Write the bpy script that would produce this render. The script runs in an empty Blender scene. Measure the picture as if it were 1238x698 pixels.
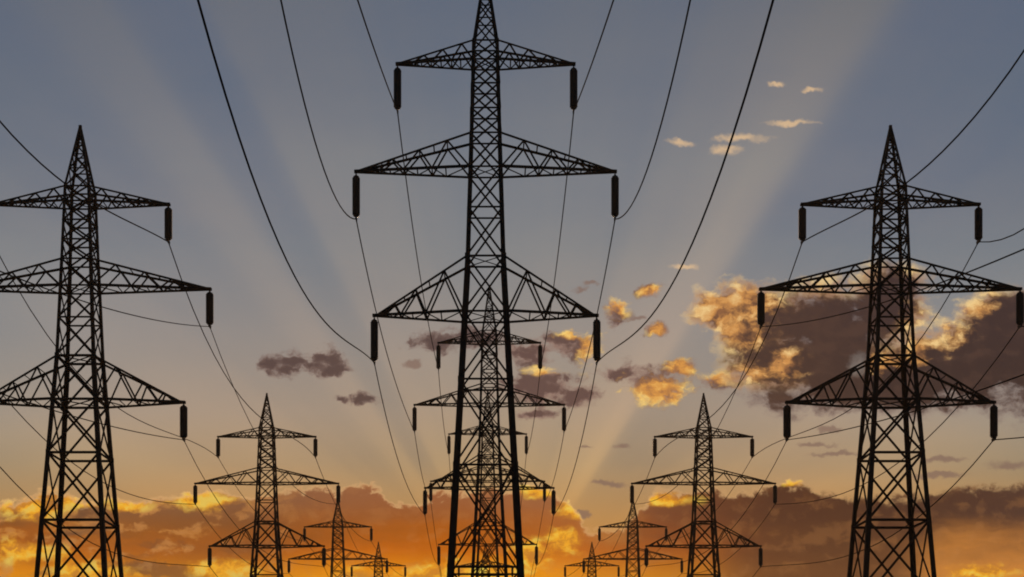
import bpy, math, random
from mathutils import Vector

random.seed(7)
S = bpy.context.scene
COL = S.collection
R = math.radians

# ------------------------------------------------------------------ camera
cam_d = bpy.data.cameras.new('camera')
cam = bpy.data.objects.new('camera', cam_d)
COL.objects.link(cam)
EYE = 1.7
cam.location = (0, 0, EYE)
cam.rotation_euler = (math.pi / 2, 0, 0)
cam_d.sensor_width = 36.0
cam_d.lens = 52.34
cam_d.shift_x = 0.0258
cam_d.shift_y = 0.4249
cam_d.clip_start = 0.1
cam_d.clip_end = 20000
S.camera = cam

# ------------------------------------------------------------------ world: low sun behind broken clouds
SUN_EL, SUN_AZ = R(4.4), R(0.75)


def lin(c):
    return tuple(((v / 255 + 0.055) / 1.055) ** 2.4 if v > 10 else v / 255 / 12.92 for v in c)


W = bpy.data.worlds.new('World')
S.world = W
W.use_nodes = True
NT = W.node_tree
NT.nodes.clear()


def sock(x, node, i):
    if isinstance(x, V):
        NT.links.new(x.s, node.inputs[i])
    else:
        node.inputs[i].default_value = x


class V:
    """a node socket with arithmetic"""
    def __init__(self, s):
        self.s = s

    def op(self, o, b=None, c=None, clamp=False, rev=False):
        n = NT.nodes.new('ShaderNodeMath')
        n.operation = o
        n.use_clamp = clamp
        a = self
        if rev:
            a, b = b, a
        sock(a, n, 0)
        if b is not None:
            sock(b, n, 1)
        if c is not None:
            sock(c, n, 2)
        return V(n.outputs[0])

    def __add__(a, b): return a.op('ADD', b)
    __radd__ = __add__
    def __mul__(a, b): return a.op('MULTIPLY', b)
    __rmul__ = __mul__
    def __sub__(a, b): return a.op('SUBTRACT', b)
    def __rsub__(a, b): return a.op('SUBTRACT', b, rev=True)
    def __truediv__(a, b): return a.op('DIVIDE', b)
    def max(a, b): return a.op('MAXIMUM', b)
    def min(a, b): return a.op('MINIMUM', b)
    def clamp(a): return a.op('ADD', 0.0, clamp=True)


def ss(x, a, b, lo=0.0, hi=1.0):
    """smoothstep"""
    n = NT.nodes.new('ShaderNodeMapRange')
    n.interpolation_type = 'SMOOTHSTEP'
    sock(x, n, 0)
    n.inputs[1].default_value, n.inputs[2].default_value = a, b
    n.inputs[3].default_value, n.inputs[4].default_value = lo, hi
    return V(n.outputs[0])


def vmath(o, a, b, c=None):
    n = NT.nodes.new('ShaderNodeVectorMath')
    n.operation = o
    for i, x in enumerate((a, b, c)):
        if x is not None:
            sock(x, n, i)
    return V(n.outputs['Value' if o in ('LENGTH', 'DISTANCE', 'DOT_PRODUCT') else 'Vector'])


def vlen(a):
    n = NT.nodes.new('ShaderNodeVectorMath')
    n.operation = 'LENGTH'
    sock(a, n, 0)
    return V(n.outputs['Value'])


def comb(x, y, z=0.0):
    n = NT.nodes.new('ShaderNodeCombineXYZ')
    sock(x, n, 0); sock(y, n, 1); sock(z, n, 2)
    return V(n.outputs[0])


def noise(vec, scale, detail=5.0, rough=0.55, out=0, distort=0.0, off=(0, 0, 0), stretch=(1, 1, 1)):
    v = vmath('MULTIPLY_ADD', vec, tuple(scale * k for k in stretch), off)
    n = NT.nodes.new('ShaderNodeTexNoise')
    n.noise_dimensions = '3D' if out else '2D'
    NT.links.new(v.s, n.inputs['Vector'])
    n.inputs['Scale'].default_value = 1.0
    n.inputs['Detail'].default_value = detail
    n.inputs['Roughness'].default_value = rough
    n.inputs['Distortion'].default_value = distort
    return V(n.outputs[out])


def curve(x, pts, x0, x1, y0, y1):
    """piecewise smooth curve through real-valued points"""
    n = NT.nodes.new('ShaderNodeFloatCurve')
    t = ss_lin(x, x0, x1)
    NT.links.new(t.s, n.inputs['Value'])
    c = n.mapping.curves[0]
    q = [((a - x0) / (x1 - x0), (b - y0) / (y1 - y0)) for a, b in pts]
    c.points[0].location = q[0]
    c.points[1].location = q[-1]
    for p in q[1:-1]:
        c.points.new(*p)
    n.mapping.update()
    return V(n.outputs[0]) * (y1 - y0) + y0


def ss_lin(x, a, b):
    n = NT.nodes.new('ShaderNodeMapRange')
    sock(x, n, 0)
    n.inputs[1].default_value, n.inputs[2].default_value = a, b
    return V(n.outputs[0])


def ramp(x, x0, x1, stops, gain=1.0, raw=False):
    n = NT.nodes.new('ShaderNodeValToRGB')
    NT.links.new(ss_lin(x, x0, x1).s, n.inputs[0])
    cr = n.color_ramp
    while len(cr.elements) < len(stops):
        cr.elements.new(0.5)
    for e, (p, c) in zip(cr.elements, stops):
        e.position = (p - x0) / (x1 - x0)
        k = c if raw else lin(c)
        e.color = (k[0] * gain, k[1] * gain, k[2] * gain, 1)
    return V(n.outputs[0])


def mix(f, a, b, mode='MIX'):
    n = NT.nodes.new('ShaderNodeMix')
    n.data_type = 'RGBA'
    n.blend_type = mode
    sock(f, n, 0)
    for x, i in ((a, 6), (b, 7)):
        if isinstance(x, V):
            NT.links.new(x.s, n.inputs[i])
        else:
            n.inputs[i].default_value = tuple(x) + (1.0,)
    return V(n.outputs[2])


def blobs(vec, lst):
    """distance field of a union of ellipses, 1 in a middle, 0 on an outline"""
    r = None
    for cx, cy, rx, ry in lst:
        l = vlen(vmath('MULTIPLY_ADD', vec, (1 / rx, 1 / ry, 0), (-cx / rx, -cy / ry, 0)))
        r = l if r is None else r.op('SMOOTH_MIN', l, 0.35)
    return 1.0 - r


# the sky is laid out by direction: azimuth and elevation slopes counted in
# 1/1800 steps, azimuth 0 = 587, horizon = 875
tc = NT.nodes.new('ShaderNodeTexCoord')
sp = NT.nodes.new('ShaderNodeSeparateXYZ')
NT.links.new(tc.outputs['Generated'], sp.inputs[0])
dx, dy, dz = (V(sp.outputs[i]) for i in range(3))
fy = dy.max(0.25)
PX = dx / fy * 1800.0 + 587.0
PY = 875.0 - dz / fy * 1800.0
P = comb(PX, PY)
front = ss(dy, 0.3, 0.6)

# small warp that roughens every outline
wv = noise(P, 1 / 34, 4, 0.6, out=1)
wv2 = noise(P, 1 / 9, 3, 0.6, out=1, off=(31, 7, 0))
Pw = vmath('MULTIPLY_ADD', wv, (26, 20, 0), vmath('ADD', P, (-13, -10, 0)))
Pw = vmath('MULTIPLY_ADD', wv2, (9, 8, 0), vmath('ADD', Pw, (-4.5, -4, 0)))

nA = noise(Pw, 1 / 62, 6, 0.6, stretch=(0.75, 1.25, 1))          # billows
nB = noise(Pw, 1 / 24, 5, 0.6, off=(9, 3, 0), stretch=(0.8, 1.2, 1))
nC = noise(Pw, 1 / 10, 4, 0.6, off=(17, 23, 0), stretch=(0.85, 1.15, 1))
Pl = vmath('ADD', Pw, (-10, -9, 0))
nA2 = noise(Pl, 1 / 62, 6, 0.6, stretch=(0.75, 1.25, 1))
nB2 = noise(Pl, 1 / 24, 5, 0.6, off=(9, 3, 0), stretch=(0.8, 1.2, 1))
relief = (nA - nA2) * 1.5 + (nB - nB2) * 1.1          # billows turned to the sun
nS = noise(Pw, 1 / 60, 5, 0.6, off=(4, 40, 0), stretch=(0.45, 2.0, 1))   # streaks

# --- clear sky: Nishita, tinted by thin veils, with crepuscular beams fanning out from the hidden sun
sky = NT.nodes.new('ShaderNodeTexSky')
sky.sky_type = 'NISHITA'
sky.sun_disc = False
sky.sun_elevation = SUN_EL
sky.sun_rotation = SUN_AZ
sky.air_density = 2.0
sky.dust_density = 3.0
sky.ozone_density = 3.0

G_ = 1 / 1.6
veil_b = ramp(PY, 0, 700, [(0, (0.481, 0.771, 1.378)), (100, (0.402, 0.710, 1.378)), (200, (0.371, 0.680, 1.455)), (300, (0.342, 0.661, 1.521)), (400, (0.346, 0.629, 1.571)),
                           (500, (0.328, 0.555, 1.535)), (560, (0.276, 0.453, 1.305)), (700, (0.310, 0.316, 0.520))], G_, raw=True)
veil_w = ramp(PY, 0, 700, [(0, (0.721, 0.948, 1.283)), (100, (0.700, 0.969, 1.431)), (200, (0.664, 1.001, 1.601)), (300, (0.584, 0.917, 1.697)), (400, (0.515, 0.803, 1.744)),
                           (500, (0.478, 0.727, 1.745)), (560, (0.454, 0.678, 1.571)), (700, (0.431, 0.451, 0.737))], G_, raw=True)
sx, sy = PX - 612.0, 738.0 - PY
ang = sx.op('ARCTAN2', sy) * (180 / math.pi)
beam = curve(ang, [(-90, .45), (-62, .5), (-50, .4), (-44, .25), (-39, .35), (-35.5, .55), (-33, .38), (-29, .12), (-26, .45), (-22, .62), (-15, .55),
                   (-10, .42), (-5, .3), (2, .4), (9, .5), (15, .42), (19, .62), (24, .78), (28, .9), (30.2, .98), (32.2, .78), (34.8, .16),
                   (39, .05), (50, .12), (62, .3), (90, .5)], -90, 90, 0, 1)
beam = beam + (noise(comb(ang, sy * 0.004), 1 / 5.5, 2, 0.5) - 0.5) * 0.27 + (noise(P, 1 / 230, 5, 0.55, off=(3, 5, 0), stretch=(0.6, 1.5, 1)) - 0.5) * 0.55
dist = vlen(comb(sx, sy))
beam = (mix(0.0, (0, 0, 0), (0, 0, 0)), beam)[1]
beam = beam.clamp()
# the beams blur out near the top and towards the sun
bf = ss(dist, 60, 260)
beam = beam * bf + (1.0 - bf) * 0.55
tint = mix(beam, veil_b, veil_w)
side = PX.op('SUBTRACT', 600.0).op('ABSOLUTE')
lift_far = ramp(PY, 0, 700, [(0, (1.36, 1.16, 1.05)), (250, (1.7, 1.35, 1.1)), (500, (2.2, 1.9, 1.42)), (700, (3.0, 2.4, 1.4))], 1 / 3, raw=True)
lift = mix(ss(side, 40, 680), (1 / 3, 1 / 3, 1 / 3), lift_far)
skyc = mix(1.0, V(sky.outputs[0]), tint, 'MULTIPLY')
skyc = vmath('MULTIPLY', skyc, lift)
bg_sky = NT.nodes.new('ShaderNodeBackground')
NT.links.new(skyc.s, bg_sky.inputs[0])
bg_sky.inputs[1].default_value = 0.1 * 1.6 * 3

# --- clouds, far to near, each (colour, cover)
GREY = lin((112, 92, 92))
layers = []

# thin sunlit wisps high up on the right, and puffs beside the beam
w = blobs(Pw, [(980, 111, 20, 4), (937, 103, 14, 4), (955, 148, 42, 5), (895, 168, 48, 9), (878, 180, 24, 9), (826, 323, 24, 6), (822, 172, 22, 6)])
wd = w + (nB - 0.5) * 1.2
layers.append((lin((232, 194, 148)), ss(wd, 0.05, 0.9) * 0.72))

# small dark clouds
d = blobs(Pw, [(328, 441, 22, 12), (357, 437, 26, 15), (392, 434, 26, 18), (400, 446, 26, 11), (345, 450, 24, 10), (375, 442, 30, 13), (408, 448, 16, 8), (530, 413, 42, 14), (572, 409, 40, 15), (437, 484, 24, 7), (412, 483, 9, 5)])
dd = d + (nB - 0.5) * 1.5 + (nA - 0.5) * 0.8 + (nC - 0.5) * 1.1
layers.append((mix(ss(dd, 0, .8), lin((128, 104, 96)), lin((80, 60, 58))), ss(dd, -0.1, 0.55) * 0.92))
d = blobs(Pw, [(735, 585, 30, 5), (754, 541, 15, 4), (707, 540, 10, 3), (705, 620, 12, 5), (1010, 549, 40, 4), (990, 538, 30, 4), (1140, 556, 40, 5),
               (1000, 521, 20, 5), (1135, 575, 45, 5), (1220, 565, 40, 8), (700, 350, 12, 4), (770, 385, 12, 4), (500, 440, 14, 6), (715, 345, 14, 4)])
layers.append((lin((130, 104, 92)), ss(d + (nB - 0.5) * 1.2, 0.0, 0.7) * 0.75))

# ragged golden clouds between the rows
d = blobs(Pw, [(745, 377, 16, 20), (688, 418, 40, 23), (640, 428, 34, 17), (655, 468, 52, 22), (700, 478, 30, 14), (792, 466, 44, 25), (822, 446, 20, 15),
               (745, 452, 30, 13), (784, 352, 19, 9), (793, 399, 17, 10), (872, 460, 28, 12), (650, 500, 26, 8)])
dd = d + (nB - 0.5) * 1.5 + (nA - 0.5) * 0.9 + (nC - 0.5) * 0.7
gold_at = blobs(P, [(798, 474, 42, 20), (822, 444, 18, 14), (718, 424, 16, 24), (747, 368, 15, 15), (790, 354, 16, 9), (796, 398, 14, 9), (868, 455, 24, 10), (705, 402, 26, 9), (660, 448, 20, 5)])
g = ss(gold_at + (nB - 0.5) * 1.2 + relief * 1.2, -0.3, 0.8)
tone = ss(dd, 0.8, 0.05, 0.0, 0.5) + relief * 1.0 + (nB - 0.5) * 0.5 + 0.12
gc = mix(ss(tone, -0.1, 0.4), lin((170, 112, 66)), mix(ss(tone, 0.25, 0.85), lin((224, 154, 70)), lin((255, 212, 118))))
layers.append((mix(g, mix(ss(dd + relief, 0, .7), lin((146, 117, 105)), lin((98, 73, 68))), gc), ss(dd, -0.15, 0.5) * 0.96))

# the big broken cloud on the right
BIG = [(872, 375, 44, 32), (918, 372, 55, 36), (985, 388, 90, 52), (948, 440, 78, 56), (1018, 456, 84, 52), (905, 408, 52, 34), (1130, 440, 70, 56), (1075, 372, 62, 52),
       (1088, 462, 84, 44), (1175, 438, 74, 66), (1240, 430, 80, 84), (1210, 388, 62, 40)]
d = blobs(Pw, BIG)
dd = d + (nA - 0.5) * 1.1 + (nB - 0.5) * 0.75 + (nC - 0.5) * 0.3
gold_at = blobs(P, [(868, 374, 50, 38), (900, 358, 40, 26), (890, 400, 34, 22), (1128, 396, 36, 24), (1160, 370, 36, 16), (1106, 422, 16, 20), (1045, 325, 16, 12), (1112, 322, 18, 12),
                    (1180, 352, 30, 8), (1075, 438, 26, 14), (945, 442, 24, 16), (905, 452, 26, 12), (1000, 345, 40, 10)])
g = ss(gold_at + relief * 1.4 + (nB - 0.5) * 1.0, -0.35, 0.8)
tone = ss(dd, 0.9, 0.05, 0.0, 0.55) + relief * 1.1 + (nB - 0.5) * 0.5 + 0.1
rim = ss(dd, 0.55, 0.0) * ss(gold_at, -1.3, 0.1)
core = mix(ss(PY, 340, 510), lin((60, 43, 42)), lin((56, 39, 36)))
core = mix(ss(relief + (nA - 0.5) * 0.3, -0.1, 0.4) * 0.8, core, lin((76, 54, 47)))
core = mix(ss(PX, 1100, 940) * 0.4, core, lin((84, 58, 46)))
bigc = mix(ss(dd, 0.45, 0.0), core, lin((132, 110, 106)))
bigc = mix((g * 0.92).max(rim * 0.95).clamp(), bigc, mix(ss(tone, -0.1, 0.4), lin((150, 100, 62)), mix(ss(tone, 0.28, 0.9), lin((220, 154, 82)), lin((255, 216, 146)))))
hole = ss(blobs(Pw, [(1036, 442, 15, 20)]) + (nB - .5), 0, .7) * 0.45
layers.append((bigc, ss(dd, -0.1, 0.42) * (1.0 - hole) * 0.97))

# the bank low down, lit through from behind
top = curve(PX, [(-60, 612), (0, 608), (40, 596), (75, 590), (95, 602), (120, 604), (165, 603), (205, 602), (232, 592), (262, 588), (300, 597), (345, 592), (390, 588), (410, 592),
                 (424, 586), (452, 586), (470, 600), (500, 604), (525, 590), (560, 588), (600, 592), (640, 586), (672, 594), (700, 622), (726, 640), (752, 632), (780, 606), (815, 590),
                 (850, 590), (900, 592), (935, 584), (965, 578), (985, 590), (1020, 598), (1070, 598), (1110, 596), (1150, 590), (1190, 586), (1238, 582), (1300, 578)], -60, 1300, 560, 660)
d = (Vy := (PY - top)) / 34.0
dd = d + (nA - 0.5) * 0.7 + (nB - 0.5) * 0.8 + (nC - 0.5) * 0.35
tone = relief * 1.2 + (nB - 0.5) * 0.7 + 0.35
bank = ramp(PX, 0, 1238, [(0, (118, 74, 34)), (130, (136, 84, 38)), (300, (126, 76, 36)), (430, (156, 84, 24)), (560, (166, 86, 14)), (700, (170, 98, 42)),
                          (800, (118, 66, 38)), (930, (84, 50, 34)), (1060, (78, 48, 34)), (1238, (80, 54, 44))])
glowf = curve(PX, [(-60, .9), (0, .9), (180, .7), (260, .55), (360, .85), (450, 1), (650, 1), (720, .75), (850, .5), (930, .12), (1060, .12), (1140, .8), (1238, .95), (1300, .95)], -60, 1300, 0, 1)
bank = mix(ss(PY, 648, 592, 0.0, 0.5) * ss(PX, 900, 640), bank, lin((146, 104, 80)))
low = ss(PY + (nS - 0.5) * 60.0, 610, 705)
glow = mix(ss(PX, 820, 1000), mix(ss(PY, 660, 700), lin((210, 106, 0)), lin((246, 152, 6))), lin((226, 144, 60)))
bank = mix((low * glowf).clamp(), bank, glow)
bank = mix(ss(nS + relief * .6, 0.5, 0.72) * ss(PX, 420, 180, 0.05, 0.6), bank, lin((206, 138, 66)))
dark = ss(noise(Pw, 1 / 70, 4, 0.55, off=(70, 12, 0), stretch=(0.5, 2.2, 1)), 0.5, 0.68) * ss(PX, 430, 120, 0.0, 0.8)
bank = mix(dark, bank, lin((104, 72, 50)))
bright_at = blobs(P, [(30, 668, 60, 16), (110, 690, 80, 14), (30, 612, 70, 18), (90, 602, 50, 14), (245, 600, 50, 20), (160, 612, 30, 10), (270, 690, 60, 16), (662, 592, 40, 15), (692, 612, 26, 17), (682, 652, 34, 20), (640, 665, 30, 24),
                      (808, 604, 44, 10), (955, 582, 28, 8), (560, 698, 90, 26), (430, 700, 60, 14), (20, 668, 50, 18), (1190, 690, 50, 12)])
yb = ss(bright_at + (nB - 0.5) * 1.3 + (nS - .5) * 1.0, -0.05, 0.75)
bank = mix(yb * 0.95, bank, mix(ss(tone, .0, .45), lin((206, 132, 44)), mix(ss(tone, .3, .9), lin((250, 174, 36)), lin((255, 224, 90)))))
rimg = ss(dd, 0.3, 0.05) * ss(dd, -0.1, 0.1) * curve(PX, [(-60, .8), (0, .8), (280, .8), (330, .75), (480, .8), (700, .8), (860, .7), (960, .65), (1000, .35), (1238, .2), (1300, .2)], -60, 1300, 0, 1)
bank = mix(ss(relief, .0, .35) * ss(PX, 420, 260, .12, .35), bank, lin((196, 134, 80)))
bank = mix(rimg, bank, lin((244, 194, 134)))
bank_cover = ss(dd, 0.0, 0.22)
open_ = ss(blobs(Pw, [(735, 640, 40, 24)]) + (nB - .5) * .6, -0.1, .6) * 0.3
layers.append((bank, bank_cover * (1.0 - open_)))

colour = cover = None
for c, a in layers:
    a = (a * front).clamp()
    if colour is None:
        colour, cover = mix(0.0, c, c), a
    else:
        na = a + cover * (1.0 - a)
        colour = mix((a / na.max(1e-4)).clamp(), colour, c)
        cover = na
bg_cloud = NT.nodes.new('ShaderNodeBackground')
NT.links.new(colour.s, bg_cloud.inputs[0])
bg_cloud.inputs[1].default_value = 1.0
mx = NT.nodes.new('ShaderNodeMixShader')
NT.links.new(cover.s, mx.inputs[0])
NT.links.new(bg_sky.outputs[0], mx.inputs[1])
NT.links.new(bg_cloud.outputs[0], mx.inputs[2])
wo = NT.nodes.new('ShaderNodeOutputWorld')
NT.links.new(mx.outputs[0], wo.inputs[0])
W.cycles.sampling_method = 'MANUAL'
W.cycles.sample_map_resolution = 256

# ------------------------------------------------------------------ sun (veiled by the cloud bank)
sd = bpy.data.lights.new('sun', 'SUN')
sd.energy = 0.5
sd.angle = R(3)
sd.color = (1.0, 0.62, 0.32)
so = bpy.data.objects.new('sun', sd)
COL.objects.link(so)
to_sun = Vector((math.sin(SUN_AZ) * math.cos(SUN_EL), math.cos(SUN_AZ) * math.cos(SUN_EL), math.sin(SUN_EL)))
so.rotation_euler = to_sun.to_track_quat('Z', 'Y').to_euler()
so.location = (0, 200, 60)

S.view_settings.view_transform = 'Standard'
S.view_settings.look = 'None'
S.view_settings.exposure = 0.0
S.view_settings.gamma = 1.0
S.render.film_transparent = False
S.cycles.max_bounces = 4
S.cycles.filter_width = 1.9


# ------------------------------------------------------------------ materials
def material(name, base, dark, scale, rough, metal=0.0, spec=0.3, bump=0.0):
    m = bpy.data.materials.new(name)
    m.use_nodes = True
    nt = m.node_tree
    b = nt.nodes['Principled BSDF']
    t = nt.nodes.new('ShaderNodeTexCoord')
    n = nt.nodes.new('ShaderNodeTexNoise')
    n.inputs['Scale'].default_value = scale
    n.inputs['Detail'].default_value = 6
    r = nt.nodes.new('ShaderNodeValToRGB')
    r.color_ramp.elements[0].position = 0.35
    r.color_ramp.elements[1].position = 0.7
    r.color_ramp.elements[0].color = dark + (1,)
    r.color_ramp.elements[1].color = base + (1,)
    nt.links.new(t.outputs['Object'], n.inputs['Vector'])
    nt.links.new(n.outputs[0], r.inputs[0])
    nt.links.new(r.outputs[0], b.inputs['Base Color'])
    b.inputs['Roughness'].default_value = rough
    b.inputs['Metallic'].default_value = metal
    b.inputs['Specular IOR Level'].default_value = spec
    if bump:
        bp = nt.nodes.new('ShaderNodeBump')
        bp.inputs['Strength'].default_value = bump
        nt.links.new(n.outputs[0], bp.inputs['Height'])
        nt.links.new(bp.outputs[0], b.inputs['Normal'])
    return m


M_STEEL = material('weathered_dark_steel', (.024, .022, .021), (.011, .010, .010), 1.6, .72, 0.0, .15)
M_PORC = material('brown_glazed_porcelain', (.020, .013, .010), (.010, .007, .006), 5, .35, 0.0, .3)
M_FIT = material('forged_fittings', (.03, .028, .026), (.015, .014, .013), 6, .6, 0.0, .2)
M_WIRE = material('oxidised_cable_strand', (.032, .027, .024), (.016, .013, .012), 3, .95, 0.0, .02)
M_CONC = material('footing_concrete', (.28, .26, .23), (.17, .16, .14), 3, .9, 0, .2, .4)
M_GRASS = material('dry_evening_grass', (.055, .07, .022), (.035, .03, .015), .25, .95, 0, .1, .6)


# ------------------------------------------------------------------ mesh helpers
class MB:
    def __init__(self):
        self.v, self.f = [], []

    def add(self, vs, fs):
        o = len(self.v)
        self.v += [tuple(x) for x in vs]
        self.f += [tuple(i + o for i in q) for q in fs]

    def angle(self, p, q, s, t=None, out=None):
        """rolled steel angle (L profile) from p to q, legs pointing away from `out`"""
        p, q = Vector(p), Vector(q)
        t = t or s * 0.22
        d = (q - p).normalized()
        o = Vector(out) if out is not None else Vector((0.13, 1, 0.21))
        a = o - d * o.dot(d)
        if a.length < 1e-4:
            a = Vector((1, 0.3, 0)); a -= d * a.dot(d)
        a.normalize()
        b = d.cross(a)
        e, g = (-a + b).normalized(), (-a - b).normalized()
        prof = [(0, 0), (s, 0), (s, t), (t, t), (t, s), (0, s)]
        cc = s * 0.3
        vs = [c + e * (x - cc) + g * (y - cc) for c in (p, q) for x, y in prof]
        fs = [(i, (i + 1) % 6, 6 + (i + 1) % 6, 6 + i) for i in range(6)] + [(5, 4, 3, 0), (3, 2, 1, 0), (6, 9, 10, 11), (6, 7, 8, 9)]
        self.add(vs, fs)

    def box(self, c, s, ):
        x, y, z = c
        a, b, h = s[0] / 2, s[1] / 2, s[2] / 2
        vs = [(x + i * a, y + j * b, z + k * h) for k in (-1, 1) for i, j in ((-1, -1), (1, -1), (1, 1), (-1, 1))]
        self.add(vs, [(3, 2, 1, 0), (4, 5, 6, 7), (0, 1, 5, 4), (1, 2, 6, 5), (2, 3, 7, 6), (3, 0, 4, 7)])

    def plate(self, pts, y0, y1):
        """flat plate outline in xz, thickness along y"""
        n = len(pts)
        vs = [(x, y, z) for y in (y0, y1) for x, z in pts]
        self.add(vs, [tuple(range(n)), tuple(range(2 * n - 1, n - 1, -1))] + [(i, n + i, n + (i + 1) % n, (i + 1) % n) for i in range(n)])

    def lathe(self, prof, c=(0, 0), seg=14):
        n = len(prof)
        vs = [(c[0] + r * math.cos(2 * math.pi * k / seg), c[1] + r * math.sin(2 * math.pi * k / seg), z) for k in range(seg) for r, z in prof]
        fs = [(k * n + i, ((k + 1) % seg) * n + i, ((k + 1) % seg) * n + i + 1, k * n + i + 1) for k in range(seg) for i in range(n - 1)]
        fs += [tuple(k * n for k in range(seg))[::-1], tuple(k * n + n - 1 for k in range(seg))]
        self.add(vs, fs)

    def tube(self, pts, r, seg=6):
        pts = [Vector(p) for p in pts]
        n = len(pts)
        vs = []
        for i, p in enumerate(pts):
            d = (pts[min(i + 1, n - 1)] - pts[max(i - 1, 0)]).normalized()
            a = Vector((1, 0, 0)); a = (a - d * a.dot(d)).normalized()
            b = d.cross(a)
            vs += [p + (a * math.cos(2 * math.pi * k / seg) + b * math.sin(2 * math.pi * k / seg)) * r for k in range(seg)]
        fs = [(i * seg + k, i * seg + (k + 1) % seg, (i + 1) * seg + (k + 1) % seg, (i + 1) * seg + k) for i in range(n - 1) for k in range(seg)]
        fs += [tuple(range(seg))[::-1], tuple((n - 1) * seg + k for k in range(seg))]
        self.add(vs, fs)

    def build(self, name, mat, parent=None, smooth=False, loc=(0, 0, 0)):
        me = bpy.data.meshes.new(name)
        me.from_pydata(self.v, [], self.f)
        me.materials.append(mat)
        if smooth:
            me.polygons.foreach_set('use_smooth', [True] * len(me.polygons))
        me.update()
        o = bpy.data.objects.new(name, me)
        o.location = loc
        o.parent = parent
        COL.objects.link(o)
        return o


U = 0.0476                                    # metres per unit of the tower drawing
HAZE = 0.00035                                 # per metre
D1 = 1800 * U                                 # distance to the first towers


def tag(o, label=None, cat=None, group=None, kind=None):
    for k, v in (('label', label), ('category', cat), ('group', group), ('kind', kind)):
        if v:
            o[k] = v


# ------------------------------------------------------------------ ground
g = MB()
N = 60
ext = 9000
vs = []
for j in range(N + 1):
    for i in range(N + 1):
        fx, fyy = (i / N * 2 - 1), (j / N * 2 - 1)
        x, y = ext * fx * abs(fx) ** 1.6, ext * fyy * abs(fyy) ** 1.6
        rr = math.hypot(x, y)
        z = 0.0 if rr < 420 else (math.sin(x / 310) * math.cos(y / 270)) * min((rr - 420) / 500, 1) * 3 - min((rr - 420) / 2000, 1) * 3
        vs.append((x, y, z))
g.add(vs, [(j * (N + 1) + i, j * (N + 1) + i + 1, (j + 1) * (N + 1) + i + 1, (j + 1) * (N + 1) + i) for j in range(N) for i in range(N)])
tag(g.build('ground', M_GRASS), kind='structure')

# ------------------------------------------------------------------ lattice pylon
PROF = [(-36, 111), (559, 45), (667, 38), (797, 31), (820, 29.5), (916, 1.6)]


def width(H):
    for (a, wa), (b, wb) in zip(PROF, PROF[1:]):
        if H <= b:
            return wa + (wb - wa) * (H - a) / (b - a)
    return PROF[-1][1]


LEVELS = [-36, 60, 185, 307, 410, 492, 559, 618, 667, 708, 738, 768, 797, 820]
ARMS = [  # tip height, body bottom, body top, reach, zigzag nodes
    (493, 492, 559, 134.5, [0, .25, .42, .57, .70, .81, .90]),
    (667, 667, 708, 156.5, [0, .21, .33, .46, .58, .70, .80, .89]),
    (797, 797, 820, 106.5, [0, .16, .28, .42, .55, .68, .80, .90])]
INS = 57          # conductor hangs this far below the tip


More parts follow.
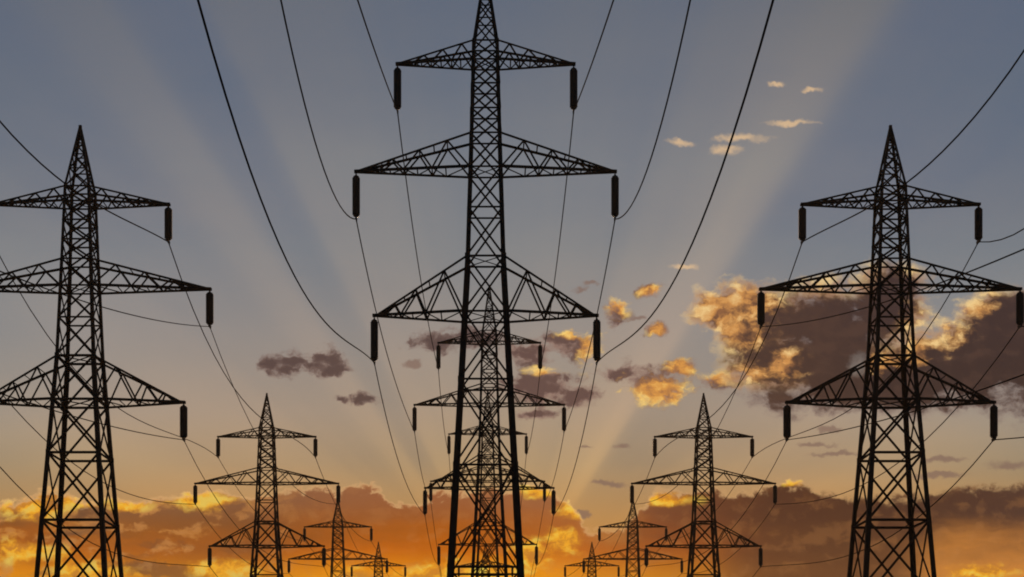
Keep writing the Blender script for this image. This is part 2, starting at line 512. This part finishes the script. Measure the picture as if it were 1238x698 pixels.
def make_pylon(kz, arms, leg_k=1.0):
    Z = lambda H: EYE + H * U * kz if H > -36 else 0.05
    root = bpy.data.objects.new('lattice_pylon', None)
    COL.objects.link(root)

    def corner(H, i, j, k=1.0):
        h = width(H) * U / 2 * k
        return Vector((i * h, j * h, Z(H)))

    # four corner legs, running up to the foot of the peak
    for i, j in ((-1, -1), (1, -1), (1, 1), (-1, 1)):
        m = MB()
        out = Vector((i, j, 0)).normalized()
        for a, b, s in ((-36, 307, .27), (307, 559, .25), (559, 708, .19), (708, 820, .165)):
            s *= leg_k
            m.angle(corner(a, i, j), corner(b, i, j), s, s * .2, out)
        for H in LEVELS[1:]:                     # gusset plates
            c = corner(H, i, j)
            gs = .26 if H < 560 else .17
            m.box(c - out * .03, (gs, .02, gs * 1.3))
        m.build('leg', M_STEEL, root)
        f = MB()
        c = corner(-36, i, j)
        f.box((c.x, c.y, .12), (1.3, 1.3, .5))
        f.box((c.x, c.y, .47), (.7, .7, .22))
        f.build('footing', M_CONC, root)
    # body lattice
    m = MB()
    faces = [((-1, -1), (1, -1)), ((1, -1), (1, 1)), ((1, 1), (-1, 1)), ((-1, 1), (-1, -1))]
    for a, b in zip(LEVELS, LEVELS[1:]):
        big = a < 550
        s = (.10 if leg_k == 1 else .078) if big else .082
        for (p, q) in faces:
            out = Vector((p[0] + q[0], p[1] + q[1], 0)).normalized()
            pa, qa, pb, qb = corner(a, *p), corner(a, *q), corner(b, *p), corner(b, *q)
            off = out * 0.045
            m.angle(pa + off, qb + off, s, None, out)
            m.angle(qa - off, pb - off, s, None, out)
            m.angle(pb, qb, s * (1.1 if big else .95), None, out)
        if b in (492, 559, 667, 797):          # plan bracing
            m.angle(corner(b, -1, -1), corner(b, 1, 1), s * .7, None, (0, 0, 1))
            m.angle(corner(b, 1, -1), corner(b, -1, 1), s * .7, None, (0, 0, -1))
    m.build('body_bracing', M_STEEL, root)
    # peak
    m = MB()
    for i, j in ((-1, -1), (1, -1), (1, 1), (-1, 1)):
        m.angle(corner(820, i, j), corner(916, i, j), .13, .03, Vector((i, j, 0)).normalized())
    pk = [820, 849, 872, 890, 903]
    for a, b in zip(pk, pk[1:]):
        for n, (p, q) in enumerate(faces):
            out = Vector((p[0] + q[0], p[1] + q[1], 0)).normalized()
            m.angle(corner(a, *p), corner(b, *q), .065, None, out)
            if a < 860:
                m.angle(corner(a, *q) - out * .03, corner(b, *p) - out * .03, .065, None, out)
            m.angle(corner(b, *p), corner(b, *q), .06, None, out)
    m.box((0, 0, Z(916)), (.16, .16, .22))
    m.build('peak', M_STEEL, root)
    # crossarms and insulator strings
    tips = []
    for (Ht, Hb, Hu, reach, zz) in arms:
        for sd_ in (-1, 1):
            m = MB()
            tip = Vector((sd_ * reach * U, 0, Z(Ht)))
            big = .125 if reach > 110 else .105
            low = [corner(Hb, sd_, j) for j in (-1, 1)]
            upp = [corner(Hu, sd_, j) for j in (-1, 1)]
            tl = [tip + Vector((0, j * .10, 0)) for j in (-1, 1)]
            tu = [tip + Vector((-sd_ * .2, j * .08, .08)) for j in (-1, 1)]
            L = lambda j, t: low[j] + (tl[j] - low[j]) * t
            T = lambda j, t: upp[j] + (tu[j] - upp[j]) * t
            for j in (0, 1):
                out = Vector((0, 2 * j - 1, 0))
                m.angle(low[j], tl[j], big * 1.05, None, out + Vector((0, 0, -1)))
                m.angle(upp[j], tu[j], big * .95, None, out + Vector((0, 0, 1)))
                for n in range(len(zz) - 1):
                    a, b = zz[n], zz[n + 1]
                    p, q = (L(j, a), T(j, b)) if n % 2 == 0 else (T(j, a), L(j, b))
                    m.angle(p, q, .075, None, out)
            # bottom and top plane zigzag between near and far chords
            for n in range(len(zz) - 1):
                a, b = zz[n], zz[n + 1]
                k = n % 2
                m.angle(L(k, a), L(1 - k, b), .065, None, (0, 0, -1))
                if n:
                    m.angle(L(0, a), L(1, a), .055, None, (0, 0, -1))
                    if reach > 110:
                        m.angle(T(0, a), T(1, a), .055, None, (0, 0, 1))
            # end plates with a hanger eye
            x0 = tip.x
            for y in (-.10, .08):
                m.plate([(x0 - sd_ * .7, tip.z - .05), (x0 + sd_ * .11, tip.z - .06), (x0 + sd_ * .11, tip.z + .10), (x0 - sd_ * .1, tip.z + .11), (x0 - sd_ * .7, tip.z + .17)][::sd_], y, y + .02)
            m.build('crossarm', M_STEEL, root)
            # insulator string
            ins = MB()
            h0, h1 = -5.0 * U * kz, -(INS - 3) * U * kz     # stack from, to
            nd = 24
            prof = [(.05, h0 + .03), (.12, h0)]
            step = (h0 - h1) / nd
            for k in range(nd):
                z = h0 - k * step
                rr = .225 if 0 < k < nd - 1 else .17
                prof += [(rr - .022, z - step * .10), (rr, z - step * .32), (rr + .004, z - step * .62), (rr - .022, z - step * .86)]
            prof += [(.12, h1), (.05, h1 - .03)]
            ins.lathe(prof[::-1], seg=16)
            io = ins.build('insulator', M_PORC, root, smooth=False, loc=tip)
            hg = MB()
            hg.lathe([(.035, h0 - .01), (.035, .02)], seg=8)
            hg.box((0, 0, .0), (.13, .17, .07))
            hg.box((0, 0, h0 + .03), (.12, .12, .07))
            hg.build('shackle', M_FIT, io)
            cl = MB()
            hc = -INS * U * kz
            cl.lathe([(.035, hc), (.035, h1)], seg=8)
            cl.plate([(-.035, hc - .06), (.035, hc - .06), (.05, hc + .1), (-.05, hc + .1)], -.28, .28)
            cl.build('clamp', M_FIT, io)
            tips.append((sd_ * reach * U, Z(Ht) + hc))
    return root, tips


SIDE_ARMS = [(ARMS[0][0], ARMS[0][1], ARMS[0][2], 125, ARMS[0][4])] + ARMS[1:]
KS = 0.787
tall, tall_tips = make_pylon(1.0, ARMS, 1.15)
squat, squat_tips = make_pylon(KS, SIDE_ARMS)


def copy_tree(o, parent=None):
    c = o.copy()
    COL.objects.link(c)
    c.parent = parent
    for ch in o.children:
        copy_tree(ch, c)
    return c


def rel(px, D):
    return ((px - 587) * D * U, D * D1)


used = set()
LINES = {}
spots = {
    'middle': [(587, 1.0, tall), (591.5, 1.732, tall), (589.5, 2.278, tall), (587, 3.29, squat)],
    'left': [(97, 1.0, squat), (322.5, 1.81, squat), (408.5, 2.64, squat), (457.5, 3.29, squat)],
    'right': [(1076.5, 1.0, squat), (850.5, 1.81, squat), (765, 2.64, squat), (715.5, 3.29, squat)]}
LAB = {
    'middle': ['tallest dark lattice pylon in the centre, its peak cut off by the top edge',
               'second pylon of the central line, framed between the legs of the tallest one',
               'third pylon of the central line, smaller, half hidden behind the two before it',
               'farthest pylon of the central line, tiny, only its top seen between the big legs'],
    'left': ['large dark lattice pylon at the left edge, left tips of its crossarms cut off',
             'mid-sized lattice pylon right behind the large one at the left edge',
             'small lattice pylon low on the left, its peak just under a nearer insulator',
             'tiniest lattice pylon low on the left, only the peak and top crossarm in view'],
    'right': ['large dark lattice pylon at the right edge in front of the big dark cloud',
              'mid-sized lattice pylon on the right between the centre and the large right pylon',
              'small lattice pylon low on the right, its peak just under a nearer pylon\'s insulator',
              'tiniest lattice pylon low on the right, only the peak and top crossarm in view']}
for row, lst in spots.items():
    LINES[row] = []
    for n, (px, D, proto) in enumerate(lst):
        if proto.name not in used:
            used.add(proto.name)
            o = proto
        else:
            o = copy_tree(proto)
        x, y = rel(px, D)
        o.location = (x, y, 0)
        tag(o, LAB[row][n], 'pylon', 'steel lattice pylons of the power lines')
        LINES[row].append((x, y, tall_tips if proto is tall else squat_tips))

# ------------------------------------------------------------------ conductors
# order of tips: lower left, lower right, middle left, middle right, upper left, upper right
NEAR = {  # drop below the first clamp on the way towards and over the camera, polynomial in distance / D1
    'middle': {0: (274, 515, -1145, .61), 1: (622, -1271, 0, .45), 2: (483, -132, 0, .8)},
    'side': {0: (300, -130, 0, .8), 1: (470, -180, 0, .8), 2: (354, 487, -1784, .43)}}
SAG = {'middle': [(40, 34, 34), (26, 26, 30), (14, 14, 14)], 'side': [(60, 75, 66), (48, 52, 48), (20, 20, 20)]}
SKEW = {'middle': (.3, .3, .2), 'side': (.5, .3, .9)}
WORD = {0: 'lowest', 1: 'longest', 2: 'topmost'}
for row, towers in LINES.items():
    typ = 'middle' if row == 'middle' else 'side'
    for lev in (2, 1, 0):
        for sd_ in (0, 1):
            k = lev * 2 + sd_
            thin = typ == 'side' and lev < 2 and ((row == 'left') == (sd_ == 1))
            pts = []
            x0, y0, tp = towers[0]
            x1, z1 = x0 + tp[k][0], tp[k][1]
            a, b, c, ue = NEAR[typ][lev]
            if lev == 2 and (row, sd_) in (('right', 1), ('left', 0)):
                a, b, c, ue = 640, -2700, 0, .10
            # rows run towards one vanishing point, the near span keeps straight on
            for i in range(44, 0, -1):
                u = i * .022
                uu = min(u, ue)
                d = a * uu + b * uu ** 2 + c * uu ** 3
                if u > ue:
                    d += (a + 2 * b * ue + 3 * c * ue ** 2) * (u - ue)
                pts.append((x1, y0 - u * D1, z1 - d * U))
            for n in range(len(towers)):
                xa, ya, ta = towers[n]
                pa = Vector((xa + ta[k][0], ya, ta[k][1]))
                pts.append(tuple(pa))
                if n + 1 < len(towers):
                    xb, yb, tb = towers[n + 1]
                    pb = Vector((xb + tb[k][0], yb, tb[k][1]))
                    s = SAG[typ][n][lev] * U
                    for i in range(1, 20):
                        t = i / 20
                        q = pa.lerp(pb, t)
                        q.z -= 4 * s * t * (1 - t) * (1 + (SKEW[typ][lev] if n == 0 else .15) * (1 - 2 * t))
                        pts.append(tuple(q))
            m = MB()
            m.tube(pts, .024 if thin else (.029 if typ == 'middle' and lev == 0 else .034))
            o = m.build('power_cable', M_WIRE, smooth=True)
            side_w = 'left' if sd_ == 0 else 'right'
            row_w = {'middle': 'central', 'left': 'left-hand', 'right': 'right-hand'}[row]
            tag(o, f'{"thin" if thin else "dark"} sagging cable hung on the {side_w} tips of the {WORD[lev]} crossarms of the {row_w} pylons',
                'cable', 'power cables strung along the pylons')

# ------------------------------------------------------------------ evening haze over the fields
hz = MB()
hz.box((0, 0, 25), (18600, 18600, 66))
hm = bpy.data.materials.new('evening_haze')
hm.use_nodes = True
hn = hm.node_tree
hn.nodes.clear()
pv = hn.nodes.new('ShaderNodeVolumePrincipled')
pv.inputs['Color'].default_value = (.95, .72, .46, 1)
pv.inputs['Density'].default_value = HAZE
pv.inputs['Anisotropy'].default_value = 0.5
ho = hn.nodes.new('ShaderNodeOutputMaterial')
hn.links.new(pv.outputs[0], ho.inputs['Volume'])
tag(hz.build('haze', hm), kind='stuff')
